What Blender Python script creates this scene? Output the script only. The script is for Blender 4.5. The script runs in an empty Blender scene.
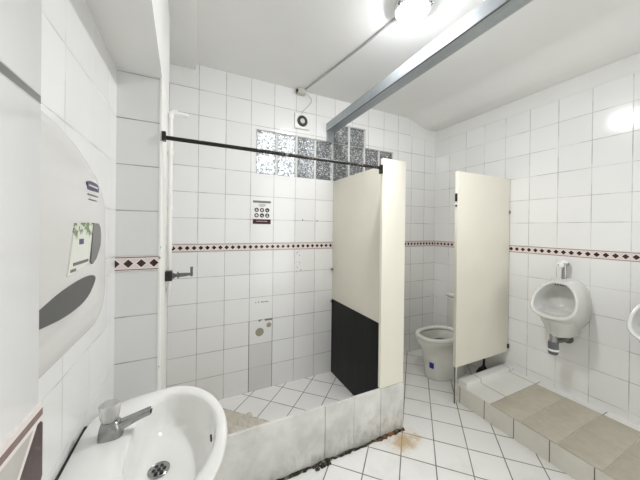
import bpy, bmesh, math, random
from mathutils import Vector, Matrix
random.seed(7)
S = bpy.context.scene
COL = S.collection
PI = math.pi

# ------------------------------------------------------------------ camera, world, exposure
cam_d = bpy.data.cameras.new('camera')
cam = bpy.data.objects.new('camera', cam_d); COL.objects.link(cam)
yaw, pitch, roll = .4538, -.0034, .0123
fw = Vector((math.sin(yaw)*math.cos(pitch), math.cos(yaw)*math.cos(pitch), math.sin(pitch)))
rt0 = Vector((math.cos(yaw), -math.sin(yaw), 0)); up0 = rt0.cross(fw)
rt = rt0*math.cos(roll)+up0*math.sin(roll); up = -rt0*math.sin(roll)+up0*math.cos(roll)
m3 = Matrix((rt, up, -fw)).transposed()
cam.matrix_world = Matrix.Translation((-.0266, -2.2832, 1.3976)) @ m3.to_4x4()
cam_d.sensor_fit = 'HORIZONTAL'; cam_d.sensor_width = 36.0
cam_d.lens = 265.04/640*36
cam_d.shift_x = -3.208/640; cam_d.shift_y = -10.883/640
cam_d.clip_start = .01
S.camera = cam

W = bpy.data.worlds.new('daylight'); S.world = W; W.use_nodes = True
bgn = W.node_tree.nodes['Background']
bgn.inputs['Color'].default_value = (.93, .97, 1.0, 1); bgn.inputs['Strength'].default_value = 2.2

S.view_settings.view_transform = 'Standard'; S.view_settings.look = 'None'
S.view_settings.gamma = 1; S.view_settings.use_curve_mapping = False
S.view_settings.exposure = 1.14
try:
    S.cycles.max_bounces = 14; S.cycles.diffuse_bounces = 10; S.cycles.transmission_bounces = 8
    S.cycles.caustics_reflective = False; S.cycles.caustics_refractive = False
except Exception: pass
LAMP_MAIN = 145.0
def area(name, loc, target, sx, sy, power, col):
    d = bpy.data.lights.new(name, 'AREA'); d.shape = 'RECTANGLE'; d.size = sx; d.size_y = sy; d.energy = power; d.color = col
    o = bpy.data.objects.new(name, d); COL.objects.link(o); o.location = loc
    o.rotation_euler = (Vector(target)-Vector(loc)).to_track_quat('-Z', 'Z').to_euler()
# fill light added behind the viewer; no opening is built there
area('rear_fill', (1.85, -3.56, 1.25), (1.70, 0, 1.25), 1.3, 2.3, 8.4, (.97, .99, 1.0))

# ------------------------------------------------------------------ material helpers
class NT:
    def __init__(s, name):
        s.m = bpy.data.materials.new(name); s.m.use_nodes = True
        s.t = s.m.node_tree; s.n = s.t.nodes; s.p = s.n['Principled BSDF']
    def new(s, k): return s.n.new(k)
    def link(s, a, b): s.t.links.new(a, b)
    def put(s, sock, v):
        if hasattr(v, 'links') or hasattr(v, 'is_linked'): s.link(v, sock)
        else: sock.default_value = v
    def math(s, op, a, b=None, c=None, clamp=False):
        n = s.new('ShaderNodeMath'); n.operation = op; n.use_clamp = clamp
        s.put(n.inputs[0], a)
        if b is not None: s.put(n.inputs[1], b)
        if c is not None: s.put(n.inputs[2], c)
        return n.outputs[0]
    def mix(s, f, a, b):
        n = s.new('ShaderNodeMix'); n.data_type = 'RGBA'
        s.put(n.inputs[0], f)
        s.put(n.inputs[6], a if hasattr(a, 'links') else (*a, 1)[:4]); s.put(n.inputs[7], b if hasattr(b, 'links') else (*b, 1)[:4])
        return n.outputs[2]
    def mixf(s, f, a, b):
        n = s.new('ShaderNodeMix'); n.data_type = 'FLOAT'
        s.put(n.inputs[0], f); s.put(n.inputs[2], a); s.put(n.inputs[3], b); return n.outputs[0]
    def step(s, v, lo, hi):   # smooth 0..1 between lo and hi
        n = s.new('ShaderNodeMapRange'); n.interpolation_type = 'SMOOTHSTEP'
        s.put(n.inputs[0], v); s.put(n.inputs[1], lo); s.put(n.inputs[2], hi); return n.outputs[0]
    def pos(s):
        g = s.new('ShaderNodeNewGeometry'); x = s.new('ShaderNodeSeparateXYZ'); s.link(g.outputs['Position'], x.inputs[0])
        s.geo = g; return x.outputs[0], x.outputs[1], x.outputs[2]
    def noise(s, scale, detail=3, rough=.5, vec=None):
        n = s.new('ShaderNodeTexNoise'); n.inputs['Scale'].default_value = scale; n.inputs['Detail'].default_value = detail
        n.inputs['Roughness'].default_value = rough
        if vec is None:
            g = s.new('ShaderNodeNewGeometry'); vec = g.outputs['Position']
        s.link(vec, n.inputs['Vector']); return n.outputs[0]
    def bump(s, h, strength, dist=.001, normal=None):
        b = s.new('ShaderNodeBump'); b.inputs['Strength'].default_value = strength; b.inputs['Distance'].default_value = dist
        s.put(b.inputs['Height'], h)
        if normal is not None: s.link(normal, b.inputs['Normal'])
        s.link(b.outputs[0], s.p.inputs['Normal'])
    def base(s, c): s.put(s.p.inputs['Base Color'], c if hasattr(c, 'links') else (*c, 1)[:4])
    def set(s, **k):
        for a, v in k.items(): s.put(s.p.inputs[a.replace('_', ' ').replace('IOR', 'IOR')], v)

def srgb(r, g, b):
    f = lambda c: (c/255/12.92) if c <= 10 else ((c/255+.055)/1.055)**2.4
    return (f(r), f(g), f(b))

def plain(name, c, rough=.5, metal=0, coat=0, var=.04, nscale=9, bump=0, bscale=60):
    t = NT(name)
    n = t.noise(nscale, 4)
    d = tuple(x*(1-var*2) for x in c)
    t.base(t.mix(n, d, tuple(min(1, x*(1+var)) for x in c)))
    t.set(Roughness=rough, Metallic=metal)
    if coat: t.p.inputs['Coat Weight'].default_value = coat; t.p.inputs['Coat Roughness'].default_value = .05
    if bump: t.bump(t.noise(bscale, 4), bump, .002)
    return t.m

def grid_tile(name, au, u0, av, v0, tile, grout, wall=True, diag=False, pitch=.2, prow=.2, width=.0038, rough=.13, jit=.05, extra=None, tilt=.010):
    """square glazed tiles laid on a grid, with joints, small shade differences and uneven setting"""
    t = NT(name)
    xyz = dict(zip('xyz', t.pos()))
    if diag:
        u = t.math('MULTIPLY', t.math('SUBTRACT', xyz['x'], xyz['y']), 1/math.sqrt(2)/pitch)
        v = t.math('MULTIPLY', t.math('ADD', xyz['x'], xyz['y']), 1/math.sqrt(2)/pitch)
        u = t.math('SUBTRACT', u, u0); v = t.math('SUBTRACT', v, v0)
    else:
        u = t.math('DIVIDE', t.math('SUBTRACT', xyz[au], u0), pitch)
        if wall:   # rows counted away from the decorated band
            z = xyz['z']
            hi = t.math('DIVIDE', t.math('SUBTRACT', z, 1.2645), prow)
            lo = t.math('DIVIDE', t.math('SUBTRACT', z, 1.2), pitch)
            v = t.mixf(t.math('GREATER_THAN', z, 1.232), lo, hi)
        else:
            v = t.math('DIVIDE', t.math('SUBTRACT', xyz[av], v0), pitch)
    def edge(a):
        f = t.math('FRACT', a); return t.math('SUBTRACT', .5, t.math('ABSOLUTE', t.math('SUBTRACT', f, .5)))
    d = t.math('MULTIPLY', t.math('MINIMUM', edge(u), edge(v)), pitch)
    wob = t.math('MULTIPLY', t.math('SUBTRACT', t.noise(25, 2), .5), .0015)
    g = t.math('SUBTRACT', 1, t.step(t.math('ADD', d, wob), width*.35, width*.75))
    cell = t.new('ShaderNodeCombineXYZ'); t.link(t.math('FLOOR', u), cell.inputs[0]); t.link(t.math('FLOOR', v), cell.inputs[1])
    wn = t.new('ShaderNodeTexWhiteNoise'); wn.noise_dimensions = '3D'; t.link(cell.outputs[0], wn.inputs['Vector'])
    c = t.mix(wn.outputs['Value'], tuple(x*(1-jit) for x in tile), tile)
    soft = t.noise(3.2, 5, .6)
    c = t.mix(t.math('MULTIPLY', t.step(soft, .45, .75), .10), c, tuple(x*.80 for x in tile))
    gn = t.step(t.noise(6, 3), .35, .68)
    c = t.mix(g, c, t.mix(gn, grout, tuple(x*.55 for x in grout)))
    r = t.mixf(g, rough, .8)
    if extra: c, r = extra(t, c, r, g, xyz, u, v)
    t.base(c); t.set(Roughness=r)
    sub = t.new('ShaderNodeVectorMath'); sub.operation = 'SUBTRACT'; t.link(wn.outputs['Color'], sub.inputs[0]); sub.inputs[1].default_value = (.5, .5, .5)
    sc = t.new('ShaderNodeVectorMath'); sc.operation = 'SCALE'; t.link(sub.outputs[0], sc.inputs[0]); sc.inputs['Scale'].default_value = tilt
    ad = t.new('ShaderNodeVectorMath'); ad.operation = 'ADD'; t.link(t.geo.outputs['Normal'], ad.inputs[0]); t.link(sc.outputs[0], ad.inputs[1])
    nm = t.new('ShaderNodeVectorMath'); nm.operation = 'NORMALIZE'; t.link(ad.outputs[0], nm.inputs[0])
    h = t.math('ADD', t.math('MULTIPLY', g, -1.0), t.math('MULTIPLY', t.noise(14, 2), .35))
    t.bump(h, .55, .0012, nm.outputs[0])
    return t.m

def band(name, au, pitch=.0476, u0=0, zc=1.23225, grey=False):
    """decorated listello: dark diamonds between pale lines"""
    t = NT(name); xyz = dict(zip('xyz', t.pos()))
    u = t.math('FRACT', t.math('DIVIDE', t.math('SUBTRACT', xyz[au], u0), pitch))
    du = t.math('MULTIPLY', t.math('ABSOLUTE', t.math('SUBTRACT', u, .5)), pitch)
    vz = t.math('SUBTRACT', xyz['z'], zc)
    dv = t.math('ABSOLUTE', vz)
    dd = t.math('ADD', du, dv)
    n = t.noise(160, 3)
    brown = t.mix(n, srgb(34, 18, 18), srgb(78, 44, 42))
    pale = srgb(232, 224, 220); rose = t.mix(t.noise(120, 3), srgb(206, 196, 192), srgb(228, 218, 214))
    if grey: rose = t.mix(t.noise(60, 4), srgb(176, 172, 166), srgb(206, 202, 196))
    c = t.mix(t.math('LESS_THAN', dd, .0285 if grey else .0232), rose, pale)
    c = t.mix(t.math('LESS_THAN', dd, .0235 if grey else .0182), c, brown)
    out = t.math('GREATER_THAN', dv, .0215)
    c = t.mix(out, c, pale)
    stripe = t.math('MULTIPLY', t.math('GREATER_THAN', dv, .0245), t.math('LESS_THAN', dv, .0295))
    c = t.mix(stripe, c, t.mix(n, srgb(112, 88, 84), srgb(150, 126, 122)))
    t.base(c); t.set(Roughness=.2); t.bump(n, .1, .001)
    return t.m

# ------------------------------------------------------------------ materials
TILE = (.82, .822, .815)
GRT = (.53, .53, .515)
def back_extra(t, c, r, g, xyz, u, v):
    # replaced grey tile column, low on the wall
    def between(a, lo, hi): return t.math('MULTIPLY', t.math('GREATER_THAN', a, lo), t.math('LESS_THAN', a, hi))
    col = t.math('MULTIPLY', between(xyz['x'], .4015, .5985), between(xyz['z'], -.1, .398))
    c = t.mix(t.math('MULTIPLY', col, .45), c, srgb(188, 186, 180))
    # chipped glaze where fittings were taken off
    reg = t.math('MULTIPLY', between(xyz['x'], .80, .90), between(xyz['z'], .98, 1.19))
    ch = t.math('MULTIPLY', reg, t.step(t.noise(42, 4, .6), .60, .64))
    reg2 = t.math('MULTIPLY', between(xyz['x'], .45, .565), between(xyz['z'], .748, .760))
    ch = t.math('MAXIMUM', ch, t.math('MULTIPLY', reg2, t.step(t.noise(70, 2), .48, .53)))
    reg3 = t.math('MULTIPLY', between(xyz['x'], .48, .60), between(xyz['z'], .588, .604))
    ch = t.math('MAXIMUM', ch, t.math('MULTIPLY', reg3, t.step(t.noise(30, 2), .44, .5)))
    c = t.mix(ch, c, srgb(120, 114, 106)); r = t.mixf(ch, r, .8)
    # darker joint around the replaced tiles
    jx = t.math('MAXIMUM', between(xyz['x'], .3965, .4025), between(xyz['x'], .5975, .6015))
    c = t.mix(t.math('MULTIPLY', t.math('MULTIPLY', jx, between(xyz['z'], -.1, .6)), .8), c, srgb(84, 80, 74))
    return c, r
M = {}
M['tile_back'] = grid_tile('white_tile_back', 'x', 0.0, 'z', 0, TILE, GRT, extra=back_extra)
M['tile_right'] = grid_tile('white_tile_right', 'y', -1.6, 'z', 0, TILE, tuple(x*1.28 for x in GRT))
M['tile_left'] = grid_tile('white_tile_left', 'y', -1.37, 'z', 0, TILE, tuple(x*1.38 for x in GRT), width=.0025)
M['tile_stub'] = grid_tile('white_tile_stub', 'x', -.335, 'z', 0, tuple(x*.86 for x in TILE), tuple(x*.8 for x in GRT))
M['tile_near'] = grid_tile('glazed_tile_near', 'y', -2.42, 'z', 0, TILE, tuple(x*.5 for x in GRT), width=.005, rough=.2, prow=.2195)
def floor_extra(t, c, r, g, xyz, u, v):
    dx = t.math('SUBTRACT', xyz['x'], 1.24); dy = t.math('SUBTRACT', xyz['y'], -.96)
    q = t.math('SQRT', t.math('ADD', t.math('MULTIPLY', dx, dx), t.math('MULTIPLY', t.math('MULTIPLY', dy, dy), 2.5)))
    q = t.math('ADD', q, t.math('MULTIPLY', t.math('SUBTRACT', t.noise(15, 6, .7), .5), .30))
    rust = t.math('MULTIPLY', t.math('SUBTRACT', 1, t.step(q, .02, .17)), .8)
    c = t.mix(rust, c, srgb(186, 152, 96)); r = t.mixf(rust, r, .5)
    mud = t.math('MULTIPLY', t.step(t.noise(2.3, 6, .62), .52, .72), .16)
    c = t.mix(mud, c, srgb(150, 142, 128))
    return c, r
M['floor'] = grid_tile('floor_tile', 'x', .67, 'y', .345, (.88, .875, .86), (.25, .23, .20), wall=False, diag=True, width=.0058, rough=.24, extra=floor_extra, tilt=.006)
def shower_extra(t, c, r, g, xyz, u, v):
    # bare screed in the front left corner where tiles came off
    wob = t.math('MULTIPLY', t.math('SUBTRACT', t.noise(30, 3), .5), .08)
    a = t.math('LESS_THAN', t.math('ADD', v, wob), 0.0); b = t.math('LESS_THAN', t.math('ADD', u, wob), 3.0)
    k = t.math('MULTIPLY', a, b)
    n = t.noise(18, 6, .7)
    scr = t.mix(n, srgb(186, 178, 160), srgb(224, 218, 206))
    c = t.mix(k, c, scr); r = t.mixf(k, r, .9)
    return c, r
M['shower_floor'] = grid_tile('shower_floor_tile', 'x', .60, 'y', .225, (.89, .885, .87), (.24, .22, .20), wall=False, diag=True, width=.0055, rough=.24, extra=shower_extra, tilt=.006)
M['plat_white'] = grid_tile('platform_white_tile', 'x', 2.11, 'y', -1.1, (.78, .775, .75), (.26, .24, .21), wall=False, pitch=.4, width=.005, rough=.3)
def plat():
    t = NT('platform_grey_tile'); x, y, z = t.pos()
    n = t.noise(26, 5, .6); c = t.mix(n, srgb(178, 170, 155), srgb(202, 195, 180))
    n2 = t.step(t.noise(5, 5, .6), .45, .7); c = t.mix(t.math('MULTIPLY', n2, .3), c, srgb(158, 150, 137))
    ln_ = t.math('LESS_THAN', t.math('ABSOLUTE', t.math('SUBTRACT', x, 2.205)), .0022)
    c = t.mix(t.math('MULTIPLY', ln_, .3), c, srgb(110, 104, 92))
    t.base(c); t.set(Roughness=.55); t.bump(n, .15, .001); return t.m
M['plat_grey'] = plat()
def riser():
    t = NT('platform_riser_tile'); x, y, z = t.pos()
    f = t.math('FRACT', t.math('DIVIDE', t.math('SUBTRACT', y, -1.055), .2))
    d = t.math('MULTIPLY', t.math('SUBTRACT', .5, t.math('ABSOLUTE', t.math('SUBTRACT', f, .5))), .2)
    g = t.math('SUBTRACT', 1, t.step(d, .0015, .0035))
    c = t.mix(t.noise(7, 5, .6), srgb(204, 200, 191), srgb(230, 227, 218))
    t.base(t.mix(g, c, srgb(84, 78, 68))); t.set(Roughness=.35); return t.m
M['riser'] = riser()
M['band_back'] = band('band_back', 'x', .0476, 0)
M['band_right'] = band('band_right', 'y', .0476, -1.6)
M['band_stub'] = band('band_stub', 'x', .0476, -.3067)
M['band_near'] = band('band_near', 'y', .066, -2.068, 1.2400, True)
M['plaster'] = plain('painted_plaster', (.78, .78, .765), .75, var=.03, nscale=4, bump=.12, bscale=35)
M['ceiling'] = plain('ceiling_paint', (.78, .78, .765), .8, var=.03, nscale=3, bump=.15, bscale=30)
M['white_paint'] = plain('white_gloss_paint', (.82, .82, .80), .35, var=.03)
def chipped():
    t = NT('chipped_corner_paint'); x, y, z = t.pos()
    n = t.step(t.noise(34, 5, .7), .64, .69)
    c = t.mix(t.math('MULTIPLY', n, .8), (.80, .80, .77), srgb(104, 100, 94))
    t.base(c); t.set(Roughness=.5); t.bump(n, .3, .001); return t.m
M['chipped'] = chipped()
def stone():
    t = NT('curb_stone'); x, y, z = t.pos()
    n = t.noise(4.5, 6, .62); c = t.mix(t.step(n, .3, .7), srgb(196, 195, 190), srgb(226, 225, 220))
    st = t.new('ShaderNodeTexNoise'); mp = t.new('ShaderNodeMapping'); mp.inputs['Scale'].default_value = (5, 5, 3.2)
    t.link(t.geo.outputs['Position'], mp.inputs[0]); t.link(mp.outputs[0], st.inputs['Vector']); st.inputs['Detail'].default_value = 6; st.inputs['Roughness'].default_value = .65
    # soap scum creeping up in ragged tongues from the wet joint at the bottom
    k = t.math('SUBTRACT', t.math('MULTIPLY', st.outputs[0], .62), t.math('MULTIPLY', z, 1.0))
    k = t.math('ADD', k, t.math('MULTIPLY', t.math('SUBTRACT', x, .7), .11))
    c = t.mix(t.math('MULTIPLY', t.step(k, .16, .46), .50), c, srgb(112, 106, 96))
    t.base(c); t.set(Roughness=.28); return t.m
M['stone'] = stone()
def mold():
    t = NT('black_mould'); n = t.noise(40, 5, .7); c = t.mix(t.step(n, .50, .68), srgb(34, 30, 24), srgb(150, 138, 116))
    x, y, z = t.pos(); c = t.mix(t.math('MULTIPLY', t.step(x, .95, 1.2), t.step(t.noise(22, 3), .4, .6)), c, srgb(128, 84, 40))
    t.base(c); t.set(Roughness=.85); t.bump(n, .6, .004); return t.m
M['mold'] = mold()
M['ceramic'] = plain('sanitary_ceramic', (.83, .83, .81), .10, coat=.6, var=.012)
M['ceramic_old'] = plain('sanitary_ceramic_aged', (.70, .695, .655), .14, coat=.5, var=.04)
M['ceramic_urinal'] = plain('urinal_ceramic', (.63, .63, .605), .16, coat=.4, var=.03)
def residue():
    t = NT('urinal_bowl_glaze'); n = t.noise(9, 5, .6)
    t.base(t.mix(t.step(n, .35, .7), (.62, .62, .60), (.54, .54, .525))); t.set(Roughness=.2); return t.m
M['urinal_in'] = residue()
M['cream'] = plain('cream_laminate', srgb(228, 224, 211), .42, var=.025, nscale=5)
M['cream_light'] = plain('cream_laminate_post', srgb(242, 238, 224), .40, var=.015, nscale=5)
def blacklam():
    t = NT('black_laminate'); mp = t.new('ShaderNodeMapping'); x, y, z = t.pos(); t.link(t.geo.outputs['Position'], mp.inputs[0]); mp.inputs['Scale'].default_value = (14, 14, 1.2)
    n = t.noise(1.0, 5, .6, mp.outputs[0]); t.base(t.mix(t.step(n, .45, .75), srgb(11, 11, 11), srgb(30, 30, 29))); t.set(Roughness=.55); t.p.inputs['Specular IOR Level'].default_value = .3; return t.m
M['black_lam'] = blacklam()
M['black'] = plain('black_paint', srgb(28, 26, 25), .35, var=.1)
def rodm():
    t = NT('worn_black_rod'); n = t.step(t.noise(28, 4, .65), .60, .66); t.base(t.mix(n, srgb(26, 23, 22), srgb(150, 140, 128))); t.set(Roughness=.35, Metallic=.2); return t.m
M['rod'] = rodm()
M['chrome'] = plain('worn_chrome', (.38, .38, .38), .2, metal=1, var=.06)
M['dull_metal'] = plain('dull_metal', (.20, .195, .19), .4, metal=.8, var=.1)
def galv():
    t = NT('galvanised_steel'); n = t.noise(30, 4, .6); mp = t.new('ShaderNodeMapping'); x, y, z = t.pos(); t.link(t.geo.outputs['Position'], mp.inputs[0]); mp.inputs['Scale'].default_value = (60, 2, 60)
    st = t.noise(1, 4, .6, mp.outputs[0]); c = t.mix(st, srgb(132, 139, 144), srgb(176, 183, 188)); t.base(t.mix(t.math('MULTIPLY', n, .3), c, srgb(216, 222, 226)))
    t.set(Roughness=.36, Metallic=.5); t.bump(n, .06, .001); return t.m
M['galv'] = galv()
M['dispenser'] = plain('white_plastic', (.66, .652, .632), .22, var=.01)
M['disp_window'] = plain('smoked_plastic', srgb(104, 104, 102), .25, var=.05)
M['dark_slot'] = plain('dark_slot', srgb(84, 84, 82), .5, var=.05)
M['navy'] = plain('navy_print', srgb(44, 46, 84), .35, var=.03)
M['paper'] = plain('paper', (.80, .80, .79), .6, var=.02)
M['print_dark'] = plain('dark_print', srgb(40, 40, 44), .6, var=.05)
M['print_grey'] = plain('grey_print', srgb(120, 120, 122), .6, var=.05)
M['print_red'] = plain('dark_red_print', srgb(58, 22, 24), .6, var=.05)
M['print_pale'] = plain('pale_print', srgb(212, 206, 200), .6, var=.02)
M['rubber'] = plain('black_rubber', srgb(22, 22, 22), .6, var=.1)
M['grey_plastic'] = plain('grey_plastic', srgb(98, 100, 104), .35, var=.05)
M['box_grey'] = plain('box_plastic', srgb(196, 194, 186), .5, var=.03)
M['conduit_grey'] = plain('conduit_plastic', srgb(172, 172, 170), .45, var=.04)
M['pipe'] = plain('white_pvc_paint', (.84, .84, .82), .35, var=.02)
M['water'] = plain('still_water', srgb(52, 48, 40), .05, var=.1)
M['blue'] = plain('blue_label', srgb(36, 44, 132), .4, var=.04)
M['cement'] = plain('cement_patch', srgb(158, 154, 138), .85, var=.10, nscale=60, bump=.3)
M['screed'] = plain('pale_screed', srgb(216, 210, 198), .9, var=.08, nscale=50, bump=.3)
M['outside'] = plain('dimming_slab_grey', (.055, .057, .06), .9, var=.2, nscale=2)
M['mortar'] = plain('white_mortar', (.66, .66, .65), .6, var=.05)
def leafpic():
    t = NT('leaf_print_label'); x, y, z = t.pos()
    n = t.step(t.noise(70, 4, .7), .48, .54); green = t.mix(t.noise(90, 3), srgb(52, 74, 36), srgb(120, 140, 84))
    c = t.mix(n, srgb(214, 220, 204), green)
    top = t.step(t.math('ADD', z, t.math('MULTIPLY', t.noise(50, 3), .03)), 1.392, 1.402)
    t.base(t.mix(top, srgb(220, 222, 212), c)); t.set(Roughness=.35); return t.m
M['leaf'] = leafpic()
def glassblock():
    # cast glass with a hammered pattern: frosted and dark flecks, coloured in for its glints
    t = NT('patterned_glass')
    v = t.new('ShaderNodeTexVoronoi'); v.inputs['Scale'].default_value = 62; g = t.new('ShaderNodeNewGeometry'); t.link(g.outputs['Position'], v.inputs['Vector'])
    n = t.noise(75, 4, .7)
    k = t.step(t.math('ADD', t.math('MULTIPLY', v.outputs['Distance'], .6), t.math('MULTIPLY', n, .6)), .50, .64)
    n2 = t.noise(95, 3, .6)
    k2 = t.step(n2, .55, .62)
    c = t.mix(k, (.93, .95, .95), (.24, .25, .255))
    t.base(t.mix(k2, c, (.80, .82, .82))); t.set(Roughness=.14, IOR=1.45)
    t.link(t.mixf(k2, t.mixf(k, .93, .55), .2), t.p.inputs['Transmission Weight'])
    t.bump(t.math('ADD', v.outputs['Distance'], n), .6, .006); return t.m
M['glass'] = glassblock()
def acrylic():
    t = NT('clear_acrylic'); t.base((.93, .925, .90)); t.set(Roughness=.10, IOR=1.47); t.p.inputs['Transmission Weight'].default_value = .6
    t.bump(t.noise(60, 2), .2, .002); return t.m
M['acrylic'] = acrylic()
def glow(name, s):
    t = NT(name); t.base((.9, .9, .9)); t.p.inputs['Emission Color'].default_value = (.985, .985, 1.0, 1); t.p.inputs['Emission Strength'].default_value = s; return t.m
M['lamp'] = glow('lit_opal_glass', LAMP_MAIN)

# ------------------------------------------------------------------ mesh helpers
class MB:
    def __init__(s): s.bm = bmesh.new()
    def _add(s, vs, fs, mi=0):
        v = [s.bm.verts.new(p) for p in vs]
        for f in fs:
            try: s.bm.faces.new([v[i] for i in f]).material_index = mi
            except ValueError: pass
        return v
    def box(s, a, b, bev=0, seg=2, mi=0):
        t = bmesh.new()
        x0, y0, z0 = a; x1, y1, z1 = b
        v = [t.verts.new(p) for p in ((x0,y0,z0),(x1,y0,z0),(x1,y1,z0),(x0,y1,z0),(x0,y0,z1),(x1,y0,z1),(x1,y1,z1),(x0,y1,z1))]
        for f in ((0,3,2,1),(4,5,6,7),(0,1,5,4),(1,2,6,5),(2,3,7,6),(3,0,4,7)): t.faces.new([v[i] for i in f])
        if bev: bmesh.ops.bevel(t, geom=list(t.edges), offset=bev, segments=seg, profile=.5, affect='EDGES')
        s.merge(t, mi); return s
    def merge(s, t, mi=0):
        t.verts.index_update(); vs = [s.bm.verts.new(v.co) for v in t.verts]
        for f in t.faces:
            try: s.bm.faces.new([vs[v.index] for v in f.verts]).material_index = mi
            except ValueError: pass
        t.free()
    def prism(s, poly, axis, a, b):
        """polygon given in the two other axes, extruded along axis from a to b"""
        def P(p, t):
            if axis == 'z': return (p[0], p[1], t)
            if axis == 'y': return (p[0], t, p[1])
            return (t, p[0], p[1])
        n = len(poly)
        s._add([P(p, a) for p in poly]+[P(p, b) for p in poly], [tuple(range(n))[::-1], tuple(range(n, 2*n))]+[(i, (i+1) % n, n+(i+1) % n, n+i) for i in range(n)])
        bmesh.ops.recalc_face_normals(s.bm, faces=s.bm.faces); return s
    def tube(s, pts, r, n=12, cap=True):
        pts = [Vector(p) for p in pts]; rs = r if isinstance(r, (list, tuple)) else [r]*len(pts)
        rings = []; up = None
        for i, p in enumerate(pts):
            d = (pts[min(i+1, len(pts)-1)]-pts[max(i-1, 0)]).normalized()
            if up is None:
                up = Vector((0, 0, 1)) if abs(d.z) < .9 else Vector((1, 0, 0))
            a = d.cross(up).normalized(); b = a.cross(d).normalized(); up = b
            rings.append([p+(a*math.cos(2*PI*k/n)+b*math.sin(2*PI*k/n))*rs[i] for k in range(n)])
        s.loft(rings, cap, cap); return s
    def loft(s, rings, cap0=False, cap1=False, closed=True, mi=0):
        n = len(rings[0]); V = [[s.bm.verts.new(p) for p in r] for r in rings]
        for i in range(len(V)-1):
            for k in range(n if closed else n-1):
                q = (V[i][k], V[i][(k+1) % n], V[i+1][(k+1) % n], V[i+1][k])
                try: s.bm.faces.new(q).material_index = mi
                except ValueError: pass
        if cap0: s.bm.faces.new(V[0][::-1]).material_index = mi
        if cap1: s.bm.faces.new(V[-1]).material_index = mi
        return s
    def lathe(s, prof, o, axis=(0, 0, 1), n=24):
        """prof: (radius, height) pairs along axis from o"""
        o = Vector(o); d = Vector(axis).normalized(); u = Vector((0, 0, 1)) if abs(d.z) < .9 else Vector((1, 0, 0))
        a = d.cross(u).normalized(); b = d.cross(a)
        s.loft([[o+d*h+(a*math.cos(2*PI*k/n)+b*math.sin(2*PI*k/n))*max(r, 1e-4) for k in range(n)] for r, h in prof], True, True); return s
    def build(s, name, mat, parent=None, smooth=40, kind=None, label=None):
        bm = s.bm
        bmesh.ops.recalc_face_normals(bm, faces=bm.faces)
        off = Vector((0, 0, 0)); q = parent
        while q is not None: off += q.location; q = q.parent
        for v in bm.verts: v.co -= off
        me = bpy.data.meshes.new(name); bm.to_mesh(me); bm.free()
        for mm in (mat if isinstance(mat, (list, tuple)) else [mat]): me.materials.append(mm)
        if smooth:
            for p in me.polygons: p.use_smooth = True
            me.set_sharp_from_angle(angle=math.radians(smooth))
        o = bpy.data.objects.new(name, me); COL.objects.link(o)
        if parent is not None: o.parent = parent
        if kind: o['kind'] = kind
        if label: o['label'] = label
        return o
def tag(o, label, cat, group=None):
    o['label'] = label; o['category'] = cat
    if group: o['group'] = group
    return o
def thing(name, loc, label, cat, group=None):
    o = bpy.data.objects.new(name, None); o.location = loc; COL.objects.link(o); o.empty_display_size = .1
    return tag(o, label, cat, group)
def struct(name, mb, mat, parent=None, smooth=0): return mb.build(name, mat, parent, smooth, 'structure')
def copy_tree(o, parent=None):
    c = o.copy(); COL.objects.link(c)
    if parent is not None: c.parent = parent
    for ch in [x for x in o.children]: copy_tree(ch, c)
    return c

# ------------------------------------------------------------------ the room
XR = 2.58; YN = -3.6; CZ = 2.655
struct('floor', MB().box((-.123, YN, -.1), (XR+.12, -.866, 0)).box((1.2, -.866, -.1), (XR+.12, .12, 0)).box((-.6, -2.1, -.1), (-.123, -.866, 0)), M['floor'])
struct('shower_floor', MB().box((-.45, -.866, -.1), (1.2, .12, .001)), M['shower_floor'])
# back wall with the opening for the glass blocks
gx0, gx1, gz0, gz1, gx2, gx3, gz2 = .438, 1.930, 1.858, 2.236, 1.184, 1.562, 2.424
wb = MB()
for a, b in (((-.6, gx0), (0, CZ+.1)), ((gx1, XR+.12), (0, CZ+.1)), ((gx0, gx1), (0, gz0)), ((gx0, gx2), (gz1, CZ+.1)), ((gx3, gx1), (gz1, CZ+.1)), ((gx2, gx3), (gz2, CZ+.1))):
    wb.box((a[0], 0, b[0]), (a[1], .12, b[1]))
struct('wall_back', wb, M['tile_back'])
struct('wall_right', MB().box((XR, YN, 0), (XR+.12, 0, CZ+.1)), M['tile_right'])
struct('wall_near', MB().box((-.8, YN-.1, 0), (XR+.12, YN, CZ+.1)), M['plaster'])
struct('wall_left', MB().box((-.43, -2.028, 0), (-.33, -.5, 2.075)), M['tile_left'])
struct('wall_left_near', MB().box((-.43, YN, 0), (-.123, -2.028, CZ+.1), .003, 2), M['tile_near'], smooth=30)
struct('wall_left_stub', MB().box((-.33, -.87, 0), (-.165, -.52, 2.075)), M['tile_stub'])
struct('wall_left_shower', MB().box((-.45, -.52, 0), (-.215, 0, CZ+.1)), M['tile_right'])
# painted corner bead on the stub's free end
struct('trim_corner', MB().box((-.172, -.8725, 0), (-.161, -.515, 2.075), .003, 2), M['chipped'], smooth=40)
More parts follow.
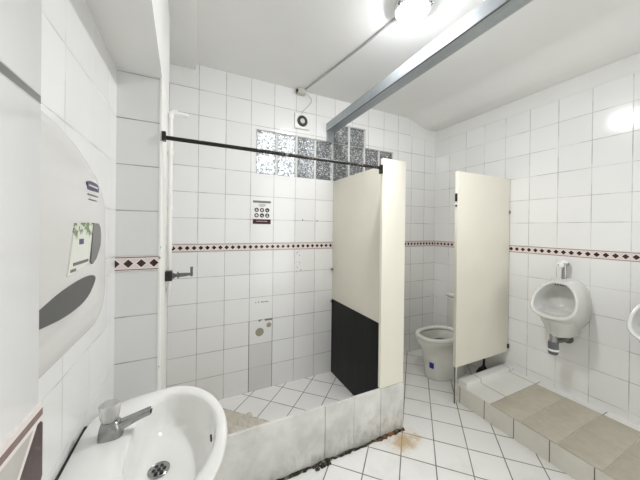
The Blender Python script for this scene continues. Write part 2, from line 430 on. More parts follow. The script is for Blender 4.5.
# bulkhead over the niche, its face running slightly out of square
bk = MB().prism([(-.43, -2.028), (-.123, -2.028), (-.163, -.875), (-.163, -.5), (-.43, -.5)], 'z', 2.075, CZ+.1)
struct('ceiling_bulkhead', bk, M['plaster'])
struct('ceiling', MB().box((-.6, YN-.1, CZ), (XR+.12, .12, CZ+.1)), M['ceiling'])
struct('ceiling_drop', MB().box((-.215, -3.5, 2.605), (-.024, -.0, CZ+.02), .006, 2), M['ceiling'], smooth=40)
cv = MB()   # shallow haunch along the right wall, rounded into the ceiling
prof = [(XR+.02, 2.572), (2.44, 2.572)]+[(2.44-.34*k/12, 2.572+.0835*(.5-.5*math.cos(PI*k/12))) for k in range(1, 13)]+[(2.10, CZ+.03), (XR+.02, CZ+.03)]
cv.prism(prof, 'y', YN, 0)
struct('ceiling_haunch', cv, M['ceiling'], smooth=50)
struct('trim_plaster_right', MB().box((XR-.004, YN, 2.446), (XR, 0, 2.60)), M['plaster'])
struct('trim_plaster_back', MB().box((2.172, -.004, 2.452), (XR-.003, 0, 2.66)).box((-.215, -.004, 2.470), (-.024, 0, 2.66)), M['plaster'])
# decorated tile bands
struct('trim_band_back', MB().box((-.215, -.002, 1.2), (XR, 0, 1.2645)), M['band_back'])
struct('trim_band_right', MB().box((XR-.002, YN, 1.2), (XR, -.002, 1.2645)), M['band_right'])
struct('trim_band_stub', MB().box((-.33, -.872, 1.2), (-.170, -.87, 1.2645)), M['band_stub'])
struct('trim_band_near', MB().box((-.125, YN, 1.206), (-.121, -2.030, 1.2735)), M['band_near'])
# urinal platform: riser, white edge tiles, large grey tiles, low kerb at the stall
PX = 1.915; PZ = .135
struct('urinal_platform', MB().box((PX, YN, 0), (XR, -.83, PZ)), M['riser'])
struct('platform_tiles', MB().box((PX+.002, YN, PZ), (XR, -.83, PZ+.004)), M['plat_white'])
def gt():
    y = -1.102
    k = 0
    while y > -3.4:
        o = MB()
        o.box((PX-.002, y-.193, PZ-.002), (2.505, y, PZ+.0075), .0015, 2)
        struct('platform_paver', o, M['plat_grey'], smooth=30); y -= .1965
gt()
struct('platform_kerb', MB().box((PX+.02, -.902, PZ), (XR, -.828, .176), .004, 2), M['plat_white'], smooth=30)
# shower kerb of thin stone slabs
for x0, x1 in ((-.165, .688), (.691, .892), (.894, 1.103), (1.105, 1.302)):
    struct('kerb_slab', MB().box((x0, -.8745+random.uniform(-.001, .001), 0), (x1, -.858, .332+.004*(.7-x0)), .002, 2), M['stone'], smooth=30)
struct('kerb_slab', MB().box((1.288, -.858, 0), (1.302, -.835, .330), .002, 2), M['stone'], smooth=30)
# crumbling mouldy filler along the kerb foot
def filler():
    mb = MB(); x = .12; pts = []; rs = []
    while x < 1.315:
        pts.append((x, -.877+random.uniform(-.006, .003), .004+random.uniform(-.002, .004))); rs.append(random.uniform(.004, .012)*(1.35 if .62 < x < .74 or x > 1.1 else 1)); x += .02
    mb.tube(pts, rs, 8); return mb
struct('trim_filler', filler(), M['mold'], smooth=80)
lump = MB()
for k in range(16):
    a = random.uniform(0, 2*PI); rr = random.uniform(0, .035)
    lump.lathe([(0, 0), (.010, .003), (.007, .010), (0, .013)], (.66+math.cos(a)*rr*1.6, -.893+math.sin(a)*rr*.5, 0), n=7)
struct('trim_filler_lump', lump, M['mold'], smooth=80)
# broken screed lump in the shower corner
sc_ = MB()
for k in range(30):
    a = random.uniform(0, 2*PI); rr = random.uniform(0, 1)**.5*.09
    h = random.uniform(.008, .022)
    sc_.lathe([(0, 0), (.026, .002), (.018, h), (0, h+.003)], (.30+math.cos(a)*rr, -.36+math.sin(a)*rr, 0), n=7)
struct('shower_screed', sc_, M['screed'], smooth=70)
# dark slab added outside to dim the right-hand blocks, seen only through them
struct('dimming_slab', MB().box((1.08, .60, 0), (4, .70, 4)), M['outside'])

# ------------------------------------------------------------------ glass block window
w1 = bpy.data.objects.new('window_1', None); w1.location = (gx0, 0, gz0); COL.objects.link(w1); w1['kind'] = 'structure'
mo = MB(); bw = (gx1-gx0)/8; zs = [gz0, (gz0+gz1)/2, gz1, gz2]
for k in range(9):
    x = gx0+k*bw; mo.box((max(gx0, x-.010), .010, gz0), (min(gx1, x+.010), .075, gz1))
for z in (gz0, (gz0+gz1)/2, gz1): mo.box((gx0, .011, z-(0 if z == gz0 else .005)), (gx1, .074, z+(.0 if z == gz1 else .005)))
for x in (gx2, gx2+bw, gx3): mo.box((max(gx2, x-.010), .010, gz1-.001), (min(gx3, x+.010), .075, gz2))
mo.box((gx2, .011, gz2-.005), (gx3, .074, gz2))
mo.build('window_frame', M['mortar'], w1, 0)
for r_ in range(3):
    for k in range(8):
        if r_ == 2 and k not in (4, 5): continue
        x = gx0+k*bw+.011; z = zs[r_]+.006; x1 = x+bw-.022; z1 = zs[r_+1]-.006
        MB().box((x, .006, z), (x1, .078, z1), .006, 2).build('glass_block', M['glass'], w1, 40)

# ------------------------------------------------------------------ ceiling fittings
def ceiling_lamp(loc, mat, label):
    t = thing('ceiling_lamp', loc, label, 'lamp')
    x, y, z = loc
    MB().lathe([(.088, 0), (.096, -.010), (.098, -.040), (.090, -.046), (.084, -.044)], loc, n=32).build('lamp_base', M['white_paint'], t)
    MB().lathe([(.084, -.043), (.082, -.050), (.072, -.060), (.052, -.068), (.028, -.073), (.0, -.074)], loc, n=32).build('lamp_shade', mat, t, 80)
    for a in (-1.0, 1.1, 3.2):
        c, s_ = math.cos(a), math.sin(a)
        MB().tube([(x+c*.096, y+s_*.096, z-.028), (x+c*.106, y+s_*.106, z-.044), (x+c*.088, y+s_*.088, z-.058)], .004, 6).build('shade_clip', M['dull_metal'], t)
    return t
lm = ceiling_lamp((1.055, -1.165, CZ), M['lamp'], 'lit round opal glass ceiling lamp beside the steel beam')

jb = thing('junction_box', (.83, -.02, 2.62), 'small white junction box at the ceiling above the extractor fan', 'junction box')
MB().box((.800, -.055, 2.606), (.872, -.002, 2.654), .003).build('box_cover', M['box_grey'], jb)
MB().tube([(.786, -.030, 2.632), (.801, -.030, 2.632)], .013, 10).build('cable_gland', M['black'], jb)
tag(MB().tube([(.86, -.03, 2.646), (.92, -.34, 2.647), (1.0, -.78, 2.647), (1.04, -1.075, 2.647)], .0075, 10).build('cable_conduit', M['conduit_grey'], None), 'thin grey cable conduit running across the ceiling to the lamp', 'conduit')
tag(MB().tube([(.862, -.022, 2.632), (.90, -.02, 2.628), (.94, -.012, 2.60), (.945, -.008, 2.57), (.91, -.008, 2.52), (.872, -.008, 2.48), (.855, -.010, 2.455), (.848, -.012, 2.438)], .0026, 7).build('fan_cable', M['conduit_grey'], None), 'loose thin cable hanging from the junction box to the fan', 'cable')
fan = thing('extractor_fan', (.852, 0, 2.37), 'square white extractor fan with black round grille above the glass blocks', 'extractor fan')
MB().box((.780, -.018, 2.302), (.926, -.0005, 2.440), .006).build('fan_cover', M['white_paint'], fan)
MB().lathe([(.020, 0), (.020, .006), (.050, .006), (.050, 0)], (.853, -.0175, 2.372), (0, -1, 0), 28).build('grille_ring', M['print_dark'], fan)
MB().lathe([(.022, 0), (.022, .008), (.017, .011), (0, .012)], (.853, -.0178, 2.372), (0, -1, 0), 20).build('fan_hub', M['print_pale'], fan)

be = MB()
be.prism([(1.106, 2.330), (1.198, 2.330), (1.198, 2.335), (1.112, 2.335), (1.112, 2.402), (1.106, 2.402)], 'y', YN, -.001)
steel = thing('steel_beam', (1.15, -.001, 2.33), 'galvanised steel angle beam crossing the room below the ceiling', 'beam')
be.build('beam_profile', M['galv'], steel, 0)
MB().box((1.110, -2.6, 2.3275), (1.116, -.002, 2.3302)).build('beam_seam', M['dull_metal'], steel, 0)
MB().box((1.112, -.012, 2.230), (1.182, -.001, 2.330)).build('wall_plate', M['galv'], steel, 0)

# ------------------------------------------------------------------ shower: rod, pipe, tap
rod = thing('curtain_rod', (-.16, -.862, 1.805), 'black worn shower curtain rod spanning the shower opening', 'curtain rod')
MB().tube([(-.158, -.864, 1.806), (1.094, -.864, 1.803)], .0098, 14).build('rod_tube', M['rod'], rod)
MB().box((-.162, -.882, 1.790), (-.146, -.848, 1.830), .002).build('rod_bracket', M['black'], rod)
MB().box((1.080, -.880, 1.765), (1.0945, -.850, 1.822), .002).build('rod_bracket', M['black'], rod)
sp = thing('shower_pipe', (-.147, -.60, 1.1), 'white vertical pipe with a short elbow arm beside the shower tap', 'pipe')
MB().tube([(-.146, -.60, 1.02), (-.146, -.60, 2.005), (-.144, -.60, 2.018), (-.134, -.60, 2.026), (-.100, -.60, 2.024), (-.062, -.60, 2.020)], .0105, 12).build('pipe_run', M['pipe'], sp)
MB().tube([(-.146, -.60, 1.985), (-.146, -.60, 2.010), (-.142, -.60, 2.021), (-.128, -.60, 2.027), (-.115, -.60, 2.026)], .0145, 12).build('elbow', M['pipe'], sp)
for z in (1.80, 1.50, 1.285, 1.05): MB().tube([(-.146, -.60, z-.010), (-.146, -.60, z+.010)], .0140, 12).build('pipe_coupling', M['pipe'], sp)
tp = thing('shower_tap', (-.16, -.655, 1.135), 'dark shower tap with a cross handle low on the white corner pipe', 'tap')
MB().box((-.1605, -.678, 1.108), (-.128, -.632, 1.160), .003).build('wall_flange', M['black'], tp)
MB().lathe([(.016, 0), (.016, .006), (.010, .012), (.010, .022), (.019, .024), (.019, .029), (.011, .032), (.010, .062), (.007, .082), (.007, .095)], (-.128, -.655, 1.133), (1, 0, 0.05), 16).build('tap_body', M['dull_metal'], tp)
MB().tube([(-.036, -.655, 1.125), (-.036, -.655, 1.176)], [.006, .0075], 10).lathe([(0, 0), (.010, .002), (.010, .012), (0, .014)], (-.042, -.655, 1.139), (1, 0, 0), 12).build('tap_handle', M['dull_metal'], tp)

# ------------------------------------------------------------------ partitions
pt = thing('shower_partition', (1.2, -.44, 0), 'tall cream shower partition with a black lower half and front post', 'partition')
MB().box((1.190, -.850, .06), (1.218, -.002, 1.856), .002).build('panel', M['cream'], pt, 30)
MB().box((1.1865, -.8575, .002), (1.1905, -.003, .712), .001).build('kick_panel', M['black_lam'], pt, 30, label='black laminate lower panel')
MB().box((1.096, -.8745, .3335), (1.296, -.850, 1.868), .002).build('post', M['cream_light'], pt, 30)
for z in (1.0, .69): MB().lathe([(.012, 0), (.012, .016), (.005, .020)], (1.190, -.014, z), (-1, 0, 0), 12).build('wall_bracket', M['chrome'], pt)
for z in (.320, 1.07): MB().box((1.180, -.775, z-.022), (1.1868, -.752, z+.022), .001).build('hinge', M['chrome'], pt)
st = thing('toilet_partition', (2.22, -.835, 0), 'cream partition panel standing beside the toilet, raised on a thin leg', 'partition')
MB().box((1.868, -.850, .292), (2.570, -.822, 1.868), .002).build('panel', M['cream'], st, 30)
MB().tube([(1.874, -.838, .0), (1.874, -.838, .292)], .006, 8).build('leg', M['dull_metal'], st)
MB().tube([(1.888, -.838, .0), (1.888, -.838, .292)], .004, 8).build('leg', M['cream_light'], st)
MB().box((1.861, -.846, 1.628), (1.868, -.826, 1.690), .002).build('latch', M['black'], st)
MB().lathe([(.008, 0), (.008, .006)], (1.868, -.836, 1.592), (-1, 0, 0), 10).build('latch_screw', M['black'], st)
MB().box((2.555, -.858, .322), (2.579, -.845, .358), .002).build('wall_bracket', M['black'], st)
MB().box((2.555, -.856, 1.55), (2.579, -.846, 1.58), .002).build('wall_bracket', M['chrome'], st)

# ------------------------------------------------------------------ notice
sg = thing('notice', (.497, -.001, 1.527), 'small printed notice with six round black pictograms taped to the shower wall', 'notice')
MB().box((.421, -.0022, 1.429), (.575, -.0004, 1.626)).build('sheet', M['paper'], sg, 0)
MB().box((.421, -.0028, 1.608), (.575, -.0021, 1.627)).build('header_band', M['print_grey'], sg, 0)
MB().box((.421, -.0028, 1.428), (.575, -.0021, 1.468)).build('footer_band', M['print_red'], sg, 0)
ln = MB()
for k, (w, z) in enumerate(((.05, 1.596), (.066, 1.587), (.044, 1.578))): ln.box((.498-w/2, -.0027, z), (.498+w/2, -.0021, z+.004))
ln.build('caption', M['print_grey'], sg, 0)
ft = MB()
for k in range(9): ft.box((.452+k*.0105, -.0034, 1.448), (.459+k*.0105, -.0027, 1.453))
ft.build('footer_caption', M['print_pale'], sg, 0)
for i in range(3):
    for j in range(2):
        cx_, cz_ = .452+i*.046, 1.547-j*.046
        ic = MB().lathe([(0, 0), (.0185, 0), (.0185, .0008), (0, .0008)], (cx_, -.0021, cz_), (0, -1, 0), 20).build('pictogram', M['print_dark'], sg, 30)
        q = MB()
        if (i+j) % 3 == 0: q.lathe([(0, 0), (.006, 0), (.006, .0008), (0, .0008)], (cx_, -.0029, cz_+.004), (0, -1, 0), 14).box((cx_-.009, -.0036, cz_-.010), (cx_+.009, -.0029, cz_-.003))
        elif (i+j) % 3 == 1: q.lathe([(.005, 0), (.010, 0), (.010, .0008), (.005, .0008)], (cx_, -.0029, cz_), (0, -1, 0), 16)
        else: q.box((cx_-.010, -.0036, cz_-.003), (cx_+.004, -.0029, cz_+.003)).box((cx_-.001, -.0036, cz_-.010), (cx_+.009, -.0029, cz_-.004))
        q.build('mark', M['print_pale'], ic, 0)

# cement plugs where old pipes left the wall
tag(MB().lathe([(0, 0), (.036, 0), (.034, .004), (0, .005)], (.490, -.0003, .498), (0, -1, 0), 24).build('cement_plug', M['cement'], None), 'larger round cement plug in the shower wall', 'patch')
tag(MB().lathe([(0, 0), (.022, 0), (.019, .004), (0, .005)], (.570, -.0003, .548), (0, -1, 0), 9).build('cement_plug', M['cement'], None), 'smaller rough cement plug up and right of the round one', 'patch')
for x, z in ((.875, 1.472), (1.022, 1.466)): tag(MB().lathe([(0, 0), (.006, 0), (.005, .004), (0, .005)], (x, -.0003, z), (0, -1, 0), 8).build('wall_anchor', M['print_dark'], None), 'tiny dark screw hole plug in the shower wall above the band', 'screw plug', 'screw plugs above the tile band')

# ------------------------------------------------------------------ wash basin
SZ = .772; NB = 64
def sink_out(a, k=0.0):
    """outline of the basin in plan; a=0 points into the room. k insets it"""
    c, s_ = math.cos(a), math.sin(a)
    if c >= 0: return (-.105+(.182-k)*c, -1.372+(.280-k)*s_)
    # towards the wall the sides straighten and narrow
    t = min(1.0, abs(c)**.55)
    x = -.105-(.218-k*.3)*min(1, abs(c)**.5)
    half = (.280-k)*(1-.17*(abs(x+.105)/.222)**1.6)
    e = abs(s_)**.30
    return (x, -1.372+math.copysign(half*min(1, e), s_))
def sink_in(a, f):
    c, s_ = math.cos(a), math.sin(a)
    rx = .146 if c >= 0 else .090
    return (-.103+rx*f*c, -1.372+.222*f*s_)
A = [2*PI*(k+.5)/NB for k in range(NB)]
sk = thing('wash_basin', (-.12, -1.37, SZ), 'white oval ceramic wash basin on the left wall', 'wash basin')
rings = []
for dz, k in ((-.175, .13), (-.165, .115), (-.13, .085), (-.08, .045), (-.045, .022), (-.022, .006), (-.010, .001), (-.003, .003), (0, .010)):
    rings.append([(*sink_out(a, k), SZ+dz) for a in A])
rings.append([tuple(.5*(p+q) for p, q in zip(sink_out(a, .018), sink_in(a, 1.04)))+(SZ+.001,) for a in A])
for f, dz in ((1.025, -.001), (1.0, -.005), (.985, -.018), (.965, -.045), (.93, -.075), (.84, -.100), (.66, -.114), (.45, -.119), (.28, -.121), (.12, -.122)):
    w_ = min(1, max(0, (1-f)*1.1))
    rings.append([(sink_in(a, f)[0]-.012*w_, sink_in(a, f)[1]+.030*w_, SZ+dz) for a in A])
MB().loft(rings, True, True).build('basin', M['ceramic'], sk, 80)
DX, DY = -.116, -1.340
dr = MB().lathe([(.0, 0), (.028, 0), (.030, .003), (.027, .005), (.025, .0035), (0, .0030)], (DX, DY, SZ-.1215), n=28).build('drain', M['chrome'], sk)
for k in range(7):
    r_, a = (0, 0) if k == 6 else (.014, k*PI/3)
    MB().lathe([(0, 0), (.0050, 0), (.0050, .001), (0, .001)], (DX+r_*math.cos(a), DY+r_*math.sin(a), SZ-.1180), n=12).build('drain_hole', M['black'], dr)
MB().box((.026, -1.385, SZ-.052), (.0315, -1.362, SZ-.042), .002).build('overflow_slot', M['print_dark'], sk)
MB().prism([(-1.70, SZ-.012), (-1.70, SZ-.002), (-1.45, SZ-.003), (-1.21, SZ-.008), (-1.21, SZ-.012)], 'x', -.3298, -.3228).build('gap_shade', M['rubber'], sk, 0)  # black strip drawn in for the shade in the gap behind the basin
fc = thing('faucet', (-.245, -1.30, SZ), 'chrome basin faucet with a clear acrylic knob', 'faucet')
FY = -1.302
body = []
for x0, x1, hy, z in ((-.274, -.212, .026, 0), (-.273, -.212, .025, .010), (-.271, -.214, .022, .026), (-.268, -.220, .020, .040), (-.264, -.226, .017, .046)):
    body.append([((x0+x1)/2+(x1-x0)/2*math.copysign(abs(math.cos(2*PI*k/24))**.6, math.cos(2*PI*k/24)), FY+hy*math.copysign(abs(math.sin(2*PI*k/24))**.6, math.sin(2*PI*k/24)), SZ+z) for k in range(24)])
MB().loft(body, True, True).build('tap_body', M['chrome'], fc, 50)
spo = []
for x, z, hy, hz in ((-.232, .022, .017, .014), (-.205, .030, .015, .012), (-.180, .038, .014, .010), (-.155, .045, .0135, .009), (-.143, .047, .013, .009)):
    spo.append([(x, FY+hy*math.copysign(abs(math.cos(2*PI*k/20))**.5, math.cos(2*PI*k/20)), SZ+z+hz*math.copysign(abs(math.sin(2*PI*k/20))**.5, math.sin(2*PI*k/20))) for k in range(20)])
MB().loft(spo, True, True).build('spout', M['chrome'], fc, 50)
MB().lathe([(0, 0), (.007, 0), (.007, .003), (0, .003)], (-.1428, FY, SZ+.045), (1, 0, -.2), 14).build('outlet', M['black'], fc)
kn = []
for h, r_ in ((.046, .014), (.049, .0205), (.055, .022), (.082, .0250), (.093, .0255), (.097, .0235), (.0975, .0)):
    kn.append([(-.246+max(r_, .0005)*(1+.06*math.cos(6*2*PI*k/36))*math.cos(2*PI*k/36), FY+max(r_, .0005)*(1+.06*math.cos(6*2*PI*k/36))*math.sin(2*PI*k/36), SZ+h) for k in range(36)])
MB().loft(kn, True, True).build('knob', M['acrylic'], fc, 50)
MB().tube([(-.246, FY, SZ+.044), (-.246, FY, SZ+.088)], .006, 10).build('spindle', M['chrome'], fc)

# ------------------------------------------------------------------ dispenser
dp = thing('paper_dispenser', (-.26, -1.73, 1.37), 'large white plastic wall dispenser with a grey slot and a leafy label', 'dispenser')
dr_ = []
def shell(x, y0, y1, z0, z1, rt, rb, n=10):
    P = []
    for cy, cz, a0, r in ((y1-rt, z1-rt, 0, rt), (y0+rt, z1-rt, PI/2, rt), (y0+rb, z0+rb, PI, rb), (y1-rb, z0+rb, 1.5*PI, rb)):
        for k in range(n+1):
            a = a0+k*PI/2/n; P.append((x, cy+r*math.cos(a), cz+r*math.sin(a)))
    return P
for x, y1, z0, z1, rt, rb in ((-.330, -1.440, 1.168, 1.640, .15, .09), (-.305, -1.430, 1.160, 1.630, .15, .09), (-.275, -1.440, 1.162, 1.600, .14, .09), (-.250, -1.458, 1.168, 1.568, .13, .085), (-.228, -1.485, 1.178, 1.535, .12, .08), (-.212, -1.515, 1.190, 1.508, .10, .075), (-.202, -1.545, 1.206, 1.488, .09, .065), (-.197, -1.575, 1.225, 1.465, .08, .05)):
    dr_.append(shell(x, -2.02+(x+.33)*.4, y1, z0, z1, rt, rb))
MB().loft(dr_, True, True).build('housing', M['dispenser'], dp, 80)
def disc(pts, x, th=.002): return [[(x, y, z) for y, z in pts], [(x+th, y, z) for y, z in pts]]
X0 = -.1972
def rounded(P, it=2):
    for _ in range(it):
        Q = []
        for i_ in range(len(P)):
            a, b = P[i_], P[(i_+1) % len(P)]
            Q += [(a[0]*.75+b[0]*.25, a[1]*.75+b[1]*.25), (a[0]*.25+b[0]*.75, a[1]*.25+b[1]*.75)]
        P = Q
    return P
slot = rounded([(-1.895, 1.281), (-1.8575, 1.289), (-1.8305, 1.2932), (-1.781, 1.3023), (-1.7075, 1.3077), (-1.66, 1.3066), (-1.637, 1.3015), (-1.634, 1.293), (-1.679, 1.2655), (-1.7639, 1.2614), (-1.8301, 1.2679), (-1.8572, 1.2714)])
MB().loft(disc(slot, X0), True, True).build('paper_slot', M['dark_slot'], dp, 0)
lb = [(-1.7342, 1.401), (-1.6727, 1.4026), (-1.6519, 1.4001), (-1.6709, 1.3317), (-1.7079, 1.3262), (-1.7617, 1.3203)]
lab = MB().loft(disc(lb, X0), True, True).build('leaf_label', M['leaf'], dp, 0)
tx = MB()
for k in range(8): tx.box((X0+.0019, -1.7420+k*.0084, 1.3335), (X0+.0026, -1.7360+k*.0084, 1.3385))
for k in range(3): tx.box((X0+.0019, -1.7520+k*.0075, 1.3245), (X0+.0026, -1.7465+k*.0075, 1.3290))
tx.build('label_text', M['print_grey'], lab, 0)
MB().box((X0+.0019, -1.7175, 1.366), (X0+.0026, -1.7000, 1.375)).build('label_badge', M['navy'], lab, 0)
ov = [(-1.652, 1.402), (-1.6237, 1.4014), (-1.612, 1.394), (-1.6081, 1.380), (-1.6103, 1.3585), (-1.6335, 1.335), (-1.6553, 1.3262), (-1.6645, 1.3311), (-1.6612, 1.3525), (-1.6566, 1.3743)]
MB().loft(disc(ov, X0, .003), True, True).build('level_window', M['disp_window'], dp, 0)
lg = [(-1.6785, 1.4742), (-1.668, 1.4775), (-1.6541, 1.4788), (-1.6400, 1.4785), (-1.6259, 1.4773), (-1.6155, 1.4728), (-1.6164, 1.4628), (-1.6536, 1.4613), (-1.6782, 1.4618)]
bg = MB().loft(disc(lg, -.2000, .0035), True, True).build('badge', M['navy'], dp, 0)
bt = MB()
for k in range(9): bt.box((-.1966, -1.671+k*.0056, 1.4685), (-.1960, -1.6675+k*.0056, 1.4715))
bt.build('badge_text', M['paper'], bg, 0)
ul = MB(); ul.box((X0, -1.676, 1.4525), (X0+.0015, -1.622, 1.4545)); ul.box((X0, -1.672, 1.4440), (X0+.0015, -1.628, 1.4455)); ul.build('badge_line', M['print_grey'], dp, 0)

# ------------------------------------------------------------------ toilet (against the right wall, facing left)
tl = thing('toilet', (2.2, -.49, 0), 'white ceramic toilet with a blue sticker in the stall', 'toilet')
TY = -.485
def egg(x0, x1, hw, z, n=40, p=1.0):
    cx_ = x0+(x1-x0)*.45; o = []
    for k in range(n):
        a = 2*PI*k/n; c, s_ = math.cos(a), math.sin(a)
        rx = (cx_-x0) if c < 0 else (x1-cx_)
        e = 1.0 if c < 0 else .75
        o.append((cx_+rx*math.copysign(abs(c)**e, c), TY+hw*math.copysign(abs(s_)**(.9 if c < 0 else .75), s_), z))
    return o
R_ = [egg(1.965, 2.42, .125, 0), egg(1.960, 2.42, .128, .02), egg(1.960, 2.42, .126, .08), egg(1.952, 2.42, .126, .15), egg(1.930, 2.42, .135, .23), egg(1.898, 2.42, .155, .30), egg(1.872, 2.40, .172, .345), egg(1.872, 2.36, .176, .365), egg(1.874, 2.345, .174, .384), egg(1.886, 2.32, .150, .386), egg(1.905, 2.29, .130, .368), egg(1.925, 2.27, .112, .31), egg(1.965, 2.24, .085, .25), egg(2.01, 2.20, .055, .225)]
MB().loft(R_, True, True).build('bowl', M['ceramic_old'], tl, 80)
MB().loft([egg(1.868, 2.36, .180, .388), egg(1.866, 2.362, .182, .398), egg(1.874, 2.355, .174, .407), egg(1.903, 2.325, .144, .408), egg(1.912, 2.30, .130, .400), egg(1.912, 2.30, .130, .388), egg(1.868, 2.36, .180, .388)], False, False).build('toilet_seat', M['ceramic'], tl, 80)
MB().loft([egg(1.931, 2.262, .106, .300), egg(1.931, 2.262, .106, .3005)], True, True).build('bowl_water', M['water'], tl, 40)
MB().box((2.30, -.61, .20), (2.55, -.36, .392), .025, 4).build('rear_deck', M['ceramic_old'], tl)
MB().box((2.385, -.650, .385), (2.565, -.335, .700), .022, 4).build('tank', M['ceramic_old'], tl)
MB().box((2.375, -.660, .700), (2.572, -.325, .728), .012, 3).build('tank_lid', M['ceramic_old'], tl)
MB().lathe([(.018, 0), (.018, .004), (.014, .008), (0, .009)], (2.47, -.49, .728), n=18).build('flush_button', M['chrome'], tl)
for s_ in (-1, 1): MB().lathe([(.012, 0), (.012, .010), (.006, .016)], (2.318, TY+s_*.075, .392), n=12).build('seat_hinge', M['dull_metal'], tl)
bl = MB()
a0 = [(1.944, -.560), (1.952, -.530), (1.9455, -.5)]
bl.loft([[(1.9492+abs(y+.485)**2*2.6, y, z) for y, z in ((-.555, .118), (-.515, .118), (-.515, .168), (-.555, .168))], [(1.9460+abs(y+.485)**2*2.6, y, z) for y, z in ((-.555, .118), (-.515, .118), (-.515, .168), (-.555, .168))]], True, True)
bl.build('sticker', M['blue'], tl, 0, label='square blue sticker')
pl = thing('plunger', (2.46, -.70, 0), 'black rubber plunger standing on the stall floor below the partition', 'plunger')
MB().lathe([(.062, .0), (.066, .012), (.060, .045), (.040, .080), (.022, .095), (.016, .110), (.0, .110)], (2.46, -.70, .0), n=24).build('rubber_cup', M['rubber'], pl, 60)
MB().tube([(2.46, -.70, .105), (2.462, -.702, .52)], .010, 10).build('handle', M['rubber'], pl)

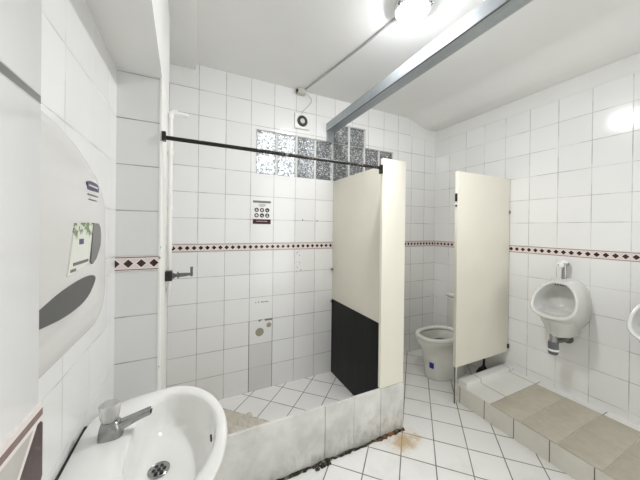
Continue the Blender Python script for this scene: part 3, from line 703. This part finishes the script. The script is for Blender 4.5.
# ------------------------------------------------------------------ urinals
def urinal(label):
    UY = -1.272
    t = thing('urinal', (XR, UY, .85), label, 'urinal', 'urinals on the right wall')
    n = 48
    def ring(pts_): return pts_
    def rim(f, off=(0, 0), dep=0.0):
        """tilted egg-shaped opening; f scales it about its middle, dep pushes it towards the wall"""
        o = []
        for k in range(n):
            a = 2*PI*k/n; s_, c = math.sin(a), math.cos(a)     # c=1 top, c=-1 lip
            hw = .138*(abs(s_)**.78)*(1.0-.17*c)
            x = 2.300+.150*(.5+.5*c*f)**1.1; z = .888+f*(.130*c if c > 0 else .128*math.copysign(abs(c)**.85, c))
            y = UY+math.copysign(hw*f, s_)
            o.append((x+dep, y, z+off[1]))
        return o
    def wallring(x, hw, z0, z1, f=1.0, px=.8):
        o = []
        for k in range(n):
            a = 2*PI*k/n; s_, c = math.sin(a), math.cos(a)
            cz_ = (z0+z1)/2; z = cz_+(z1-z0)/2*math.copysign(abs(c)**px, c)
            w = hw*(1.0 if c > -.2 else 1-.42*((-.2-c)/.8)**1.3)
            o.append((x, UY+math.copysign(abs(s_)**px*w, s_), z))
        return o
    def lerp(A_, B_, u, bul=0.0):
        return [tuple(p+(q-p)*u for p, q in zip(a, b)) for a, b in zip(A_, B_)]
    ro = rim(1.0); wl = wallring(XR-.001, .141, .612, 1.042)
    body_ = [wl, wallring(XR-.05, .142, .610, 1.043)]
    for u in (.42, .66, .86, .96):
        L = lerp(wl, ro, u); cyz = (UY, .88)
        sw = 1+.06*math.sin(PI*min(1, u*1.0))
        body_.append([(p[0], cyz[0]+(p[1]-cyz[0])*sw, cyz[1]+(p[2]-cyz[1])*(1+.03*math.sin(PI*u))) for p in L])
    body_ += [ro, [(p[0]-.004, p[1], p[2]+.003) for p in rim(.965)], [(p[0]-.001, p[1], p[2]+.002) for p in rim(.90)], rim(.865, dep=.006)]
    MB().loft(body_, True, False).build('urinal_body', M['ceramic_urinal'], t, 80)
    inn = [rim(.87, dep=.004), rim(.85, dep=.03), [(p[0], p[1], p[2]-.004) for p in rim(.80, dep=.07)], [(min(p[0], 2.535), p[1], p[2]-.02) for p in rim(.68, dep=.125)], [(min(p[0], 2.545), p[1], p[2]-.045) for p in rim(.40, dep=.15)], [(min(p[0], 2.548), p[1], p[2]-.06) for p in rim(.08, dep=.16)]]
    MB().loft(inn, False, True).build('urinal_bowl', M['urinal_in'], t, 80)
    # apron below the bowl and the waste trap
    ap = []
    for z, x0, hw in ((.800, 2.335, .118), (.740, 2.350, .104), (.690, 2.368, .088), (.640, 2.385, .075), (.618, 2.392, .070)):
        ap.append([(x0, UY-hw*.55, z), (x0-.012, UY, z), (x0, UY+hw*.55, z), (x0+.05, UY+hw, z), (XR-.002, UY+hw, z), (XR-.002, UY-hw, z), (x0+.05, UY-hw, z)])
    MB().loft(ap, True, True).build('apron', M['ceramic_urinal'], t, 60)
    for k in range(5):
        MB().lathe([(0, 0), (.0055, 0), (.0055, .002), (0, .002)], (2.47-.002*abs(k-2), UY+(k-2)*.015, .990), (-1, 0, -.5), 8).build('flush_hole', M['print_dark'], t)
    TX = 2.405; TYY = UY+.012
    tr = MB().tube([(TX, TYY, .640), (TX, TYY, .565)], .024, 16).build('trap', M['chrome'], t)
    MB().lathe([(.026, .0), (.032, -.004), (.033, -.070), (.028, -.092), (.012, -.098)], (TX, TYY, .570), n=20).build('trap_cup', M['grey_plastic'], tr)
    MB().lathe([(.0345, 0), (.0355, -.004), (.0355, -.012), (.0345, -.015)], (TX, TYY, .518), n=20).build('trap_ring', M['pipe'], tr)
    MB().tube([(TX+.02, TYY, .570), (2.48, UY, .570), (XR-.001, UY-.004, .570)], .019, 14).lathe([(.038, 0), (.038, .006), (.022, .010)], (XR-.0005, UY-.004, .570), (-1, 0, 0), 18).build('waste_pipe', M['dull_metal'], tr)
    # flush valve
    fv = MB().tube([(2.520, UY, 1.000), (2.520, UY, 1.060), (2.520, UY, 1.150)], [.016, .016, .014], 14).build('flush_valve', M['chrome'], t)
    MB().tube([(2.520, UY, 1.142), (XR-.001, UY, 1.142)], .012, 12).build('valve_pipe', M['chrome'], fv)
    MB().lathe([(.012, 0), (.015, .010), (.022, .014), (.023, .034), (.015, .040), (0, .041)], (2.506, UY+.004, 1.140), (-1, .25, 0), 18).build('push_button', M['pipe'], fv)
    MB().lathe([(0, 0), (.004, 0), (.004, .0012), (0, .0012)], (2.506-.0400, UY+.0145, 1.140), (-1, .25, 0), 10).build('button_dot', M['print_dark'], fv)
    MB().lathe([(.017, 0), (.021, .004), (.021, .016), (.012, .022)], (2.520, UY, 1.152), n=16).build('valve_cap', M['pipe'], fv)
    return t
u1 = urinal('white wall urinal in full view, next to the toilet partition')
u2 = copy_tree(u1); u2.location.y -= .515
u2['label'] = 'second white wall urinal, farther from the toilet partition, at the right edge'
